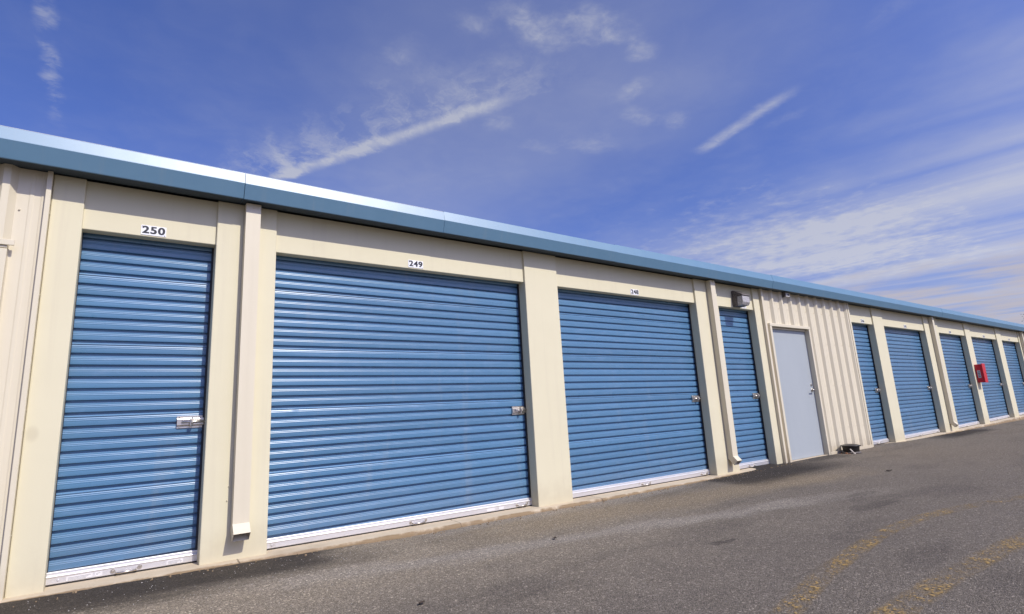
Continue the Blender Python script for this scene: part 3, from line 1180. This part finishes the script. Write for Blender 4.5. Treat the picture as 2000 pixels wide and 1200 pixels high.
# ------------------------------------------------------------------ red cabinet on the pier
rb = empty('red_cabinet', (19.09, 0, 1.06))
tag(rb, 'red metal wall cabinet with a silver label on its side, on a far pier', 'cabinet')
x0, x1 = 18.965, 19.215
bm = bmesh.new()
box(bm, x0 - 19.09, x1 - 19.09, -.150, -.002, 0, .490, .006)
bm_obj('cabinet_body', bm, 'red', rb)
bm = bmesh.new()
box(bm, x0 - 19.09 - .006, x1 - 19.09 + .006, -.172, -.151, -.008, .505, .006)
bm_obj('cabinet_door', bm, 'red', rb)
bm = bmesh.new()
box(bm, x0 - 19.09 - .0022, x0 - 19.09 - .0003, -.105, -.040, .125, .325, 0, 0)
for i in range(4):
    z = .150 + i * .042
    box(bm, x0 - 19.09 - .0032, x0 - 19.09 - .0023, -.095, -.052, z, z + .018, 0, 1)
bm_obj('side_label', bm, ['silverlabel', 'ink'], rb)
bm = bmesh.new()
cyl(bm, (.085, -.172, .25), (.085, -.192, .25), .012, .010, 12)
bm_obj('cabinet_knob', bm, 'steel_dark', rb)

# ------------------------------------------------------------------ black tub and rubble
tx, ty_ = 10.30, -.215
tz = asphalt_z(tx, ty_)
tub = empty('black_tub', (tx, ty_, tz))
tub.scale = (.82, .82, 1.05)
tag(tub, 'low black rubber tub with a flared rim against the corrugated wall', 'tub')


def lathe(bm, prof, seg=36, mi=0):
    rings = []
    for r, z in prof:
        rings.append([bm.verts.new((r * math.cos(2 * math.pi * i / seg), r * math.sin(2 * math.pi * i / seg), z)) for i in range(seg)])
    for a, b in zip(rings, rings[1:]):
        for i in range(seg):
            f = bm.faces.new((a[i], a[(i + 1) % seg], b[(i + 1) % seg], b[i]))
            f.smooth = True
            f.material_index = mi


bm = bmesh.new()
lathe(bm, [(.001, .028), (.145, .028), (.150, .034), (.158, .095), (.162, .108), (.185, .113), (.190, .120), (.185, .126), (.165, .128), (.12, .140), (.06, .146), (.001, .148)])
bm_obj('tub_body', bm, 'tub', tub)
bm = bmesh.new()
lathe(bm, [(.001, .0), (.172, .0), (.178, .010), (.172, .022), (.150, .0275), (.001, .0275)])
bm_obj('base_ring', bm, 'lamp', tub)

st = bmesh.new()
cyl(st, (10.10, -.285, tz + .085), (10.13, -.325, tz + .012), .010, .012, 12)
cyl(st, (10.13, -.325, tz + .016), (10.135, -.331, tz + .001), .019, .019, 14)
o = bm_obj('pipe_stub', st, 'pale_plastic_pipe' if False else 'pale_pipe')
tag(o, 'short pale pipe end leaning beside the black tub', 'pipe')

bm = bmesh.new()
rnd = random.Random(11)
for i in range(6):
    x = 10.05 + rnd.random() ** .8 * .20
    y = -.07 - rnd.random() * .22
    s = rnd.uniform(.006, .022)
    z = asphalt_z(x, y) + s * .35 + max(0, (-.02 - abs(y + .12))) + rnd.random() * .05 * (1 if y > -.16 else 0)
    r = bmesh.ops.create_icosphere(bm, subdivisions=1, radius=s, matrix=Matrix.Translation((x, y, z)))
    for v in r['verts']:
        v.co += Vector((rnd.uniform(-.3, .3), rnd.uniform(-.3, .3), rnd.uniform(-.35, .2))) * s
o = bm_obj('brick_rubble', bm, 'brick')
tag(o, 'broken orange brick crumbs at the wall foot beside the black tub', 'rubble', kind='stuff')


# ------------------------------------------------------------------ dry leaves
def leaf(x, y, ang, size, lab):
    bm = bmesh.new()
    n = 6
    rows = []
    for i in range(n + 1):
        t = i / n
        w = size * .30 * math.sin(math.pi * min(1, t * 1.02 + .02)) + .001
        z = .006 + size * .18 * (t - .5) ** 2
        rows.append([bm.verts.new((size * (t - .5), s * w, z + abs(s) * size * .10)) for s in (-1, 0, 1)])
    for a, b in zip(rows, rows[1:]):
        for j in range(2):
            bm.faces.new((a[j], a[j + 1], b[j + 1], b[j]))
    me = bpy.data.meshes.new('dead_leaf')
    bm.to_mesh(me)
    bm.free()
    o = link('dead_leaf', me, 'leaf', None, (x, y, asphalt_z(x, y) + .002))
    o.rotation_euler = (0, 0, ang)
    tag(o, lab, 'leaf', 'dead leaves on the asphalt')


leaf(2.85, -1.14, .9, .050, 'dark dry leaf on the asphalt in front of the wide 249 door')
leaf(1.43, -1.69, .4, .050, 'dark dry leaf on the asphalt closest to the camera')
leaf(8.2, -1.53, -.5, .085, 'long dark twiggy leaf on the asphalt in front of the grey door')

# white chip and crumbs along the slab edge
bm = bmesh.new()
rnd = random.Random(5)
for i in range(150):
    x = rnd.uniform(-.4, 9.0)
    y = -.115 - abs(rnd.gauss(0, .05))
    s = rnd.uniform(.003, .009)
    r = bmesh.ops.create_icosphere(bm, subdivisions=1, radius=s, matrix=Matrix.Translation((x, y, asphalt_z(x, y) + s * .4)))
    for v in r['verts']:
        v.co += Vector((rnd.uniform(-.4, .4), rnd.uniform(-.4, .4), rnd.uniform(-.3, .3))) * s
o = bm_obj('concrete_crumbs', bm, 'slab')
tag(o, 'small concrete crumbs lying along the slab edge', 'crumbs', kind='stuff')

# loose pale grit on the asphalt
gv, gf = [], []
rnd = random.Random(17)
for i in range(1500):
    if i % 3:
        x = rnd.uniform(-.4, 7.5)
        y = -.15 - abs(rnd.gauss(0, .55))
    else:
        x = rnd.uniform(.2, 7.0)
        y = rnd.uniform(-3.6, -.3)
    s_ = rnd.uniform(.0012, .0042)
    z = asphalt_z(x, y)
    b0 = len(gv)
    for dx_, dy_, dz_ in ((1, 0, .2), (-.5, .87, .2), (-.5, -.87, .2), (rnd.uniform(-.3, .3), rnd.uniform(-.3, .3), 1.1), (0, 0, -.4)):
        gv.append((x + dx_ * s_ * rnd.uniform(.8, 1.2), y + dy_ * s_ * rnd.uniform(.8, 1.2), z + dz_ * s_))
    gf += [(b0, b0 + 1, b0 + 3), (b0 + 1, b0 + 2, b0 + 3), (b0 + 2, b0, b0 + 3), (b0 + 1, b0, b0 + 4), (b0 + 2, b0 + 1, b0 + 4), (b0, b0 + 2, b0 + 4)]
me = bpy.data.meshes.new('grit')
me.from_pydata(gv, [], gf)
o = link('grit', me, 'grit')
tag(o, 'loose pale grit scattered on the asphalt in front of the doors', 'grit', kind='stuff')

# ------------------------------------------------------------------ tree beyond the far end
tree = empty('pine_tree', (84.6, 7.7, -.09))
tag(tree, 'dark tree whose twig tips show past the far end of the roof', 'tree')
bm = bmesh.new()
cyl(bm, (0, 0, 0), (0.1, .1, 6), .28, .18, 10)
cyl(bm, (.1, .1, 6), (0, .2, 10.5), .18, .05, 8)
limbs = []
rnd = random.Random(21)
for i in range(26):
    z = rnd.uniform(4.2, 10.2)
    a = rnd.uniform(0, 2 * math.pi)
    ln = rnd.uniform(1.4, 2.5) * (1.15 - (z - 4) / 11)
    p0 = Vector((.08, .12, z))
    p1 = p0 + Vector((math.cos(a) * ln, math.sin(a) * ln, rnd.uniform(-.1, .9)))
    cyl(bm, p0, p1, .06, .015, 6)
    limbs.append((p0, p1))
for z in (8.1, 8.6, 7.7):
    p0, p1 = Vector((.08, .12, z - .4)), Vector((-1.6, 2.3, z + .1))
    cyl(bm, p0, p1, .06, .015, 6)
    limbs.append((p0, p1))
bm_obj('trunk', bm, 'bark', tree)
bm = bmesh.new()
for p0, p1 in limbs:
    for _ in range(95):
        t = rnd.uniform(.3, 1.08)
        c = p0.lerp(p1, t) + Vector((rnd.gauss(0, .18), rnd.gauss(0, .18), rnd.gauss(0, .15)))
        d = Vector((rnd.gauss(0, 1), rnd.gauss(0, 1), rnd.gauss(0, .8))).normalized()
        s = d.orthogonal().normalized()
        L_ = rnd.uniform(.10, .22)
        vs = [bm.verts.new(c - s * .03), bm.verts.new(c + d * L_ * .5 + s * .05), bm.verts.new(c + d * L_), bm.verts.new(c + d * L_ * .5 - s * .05)]
        bm.faces.new(vs)
bm_obj('crown', bm, 'foliage', tree)
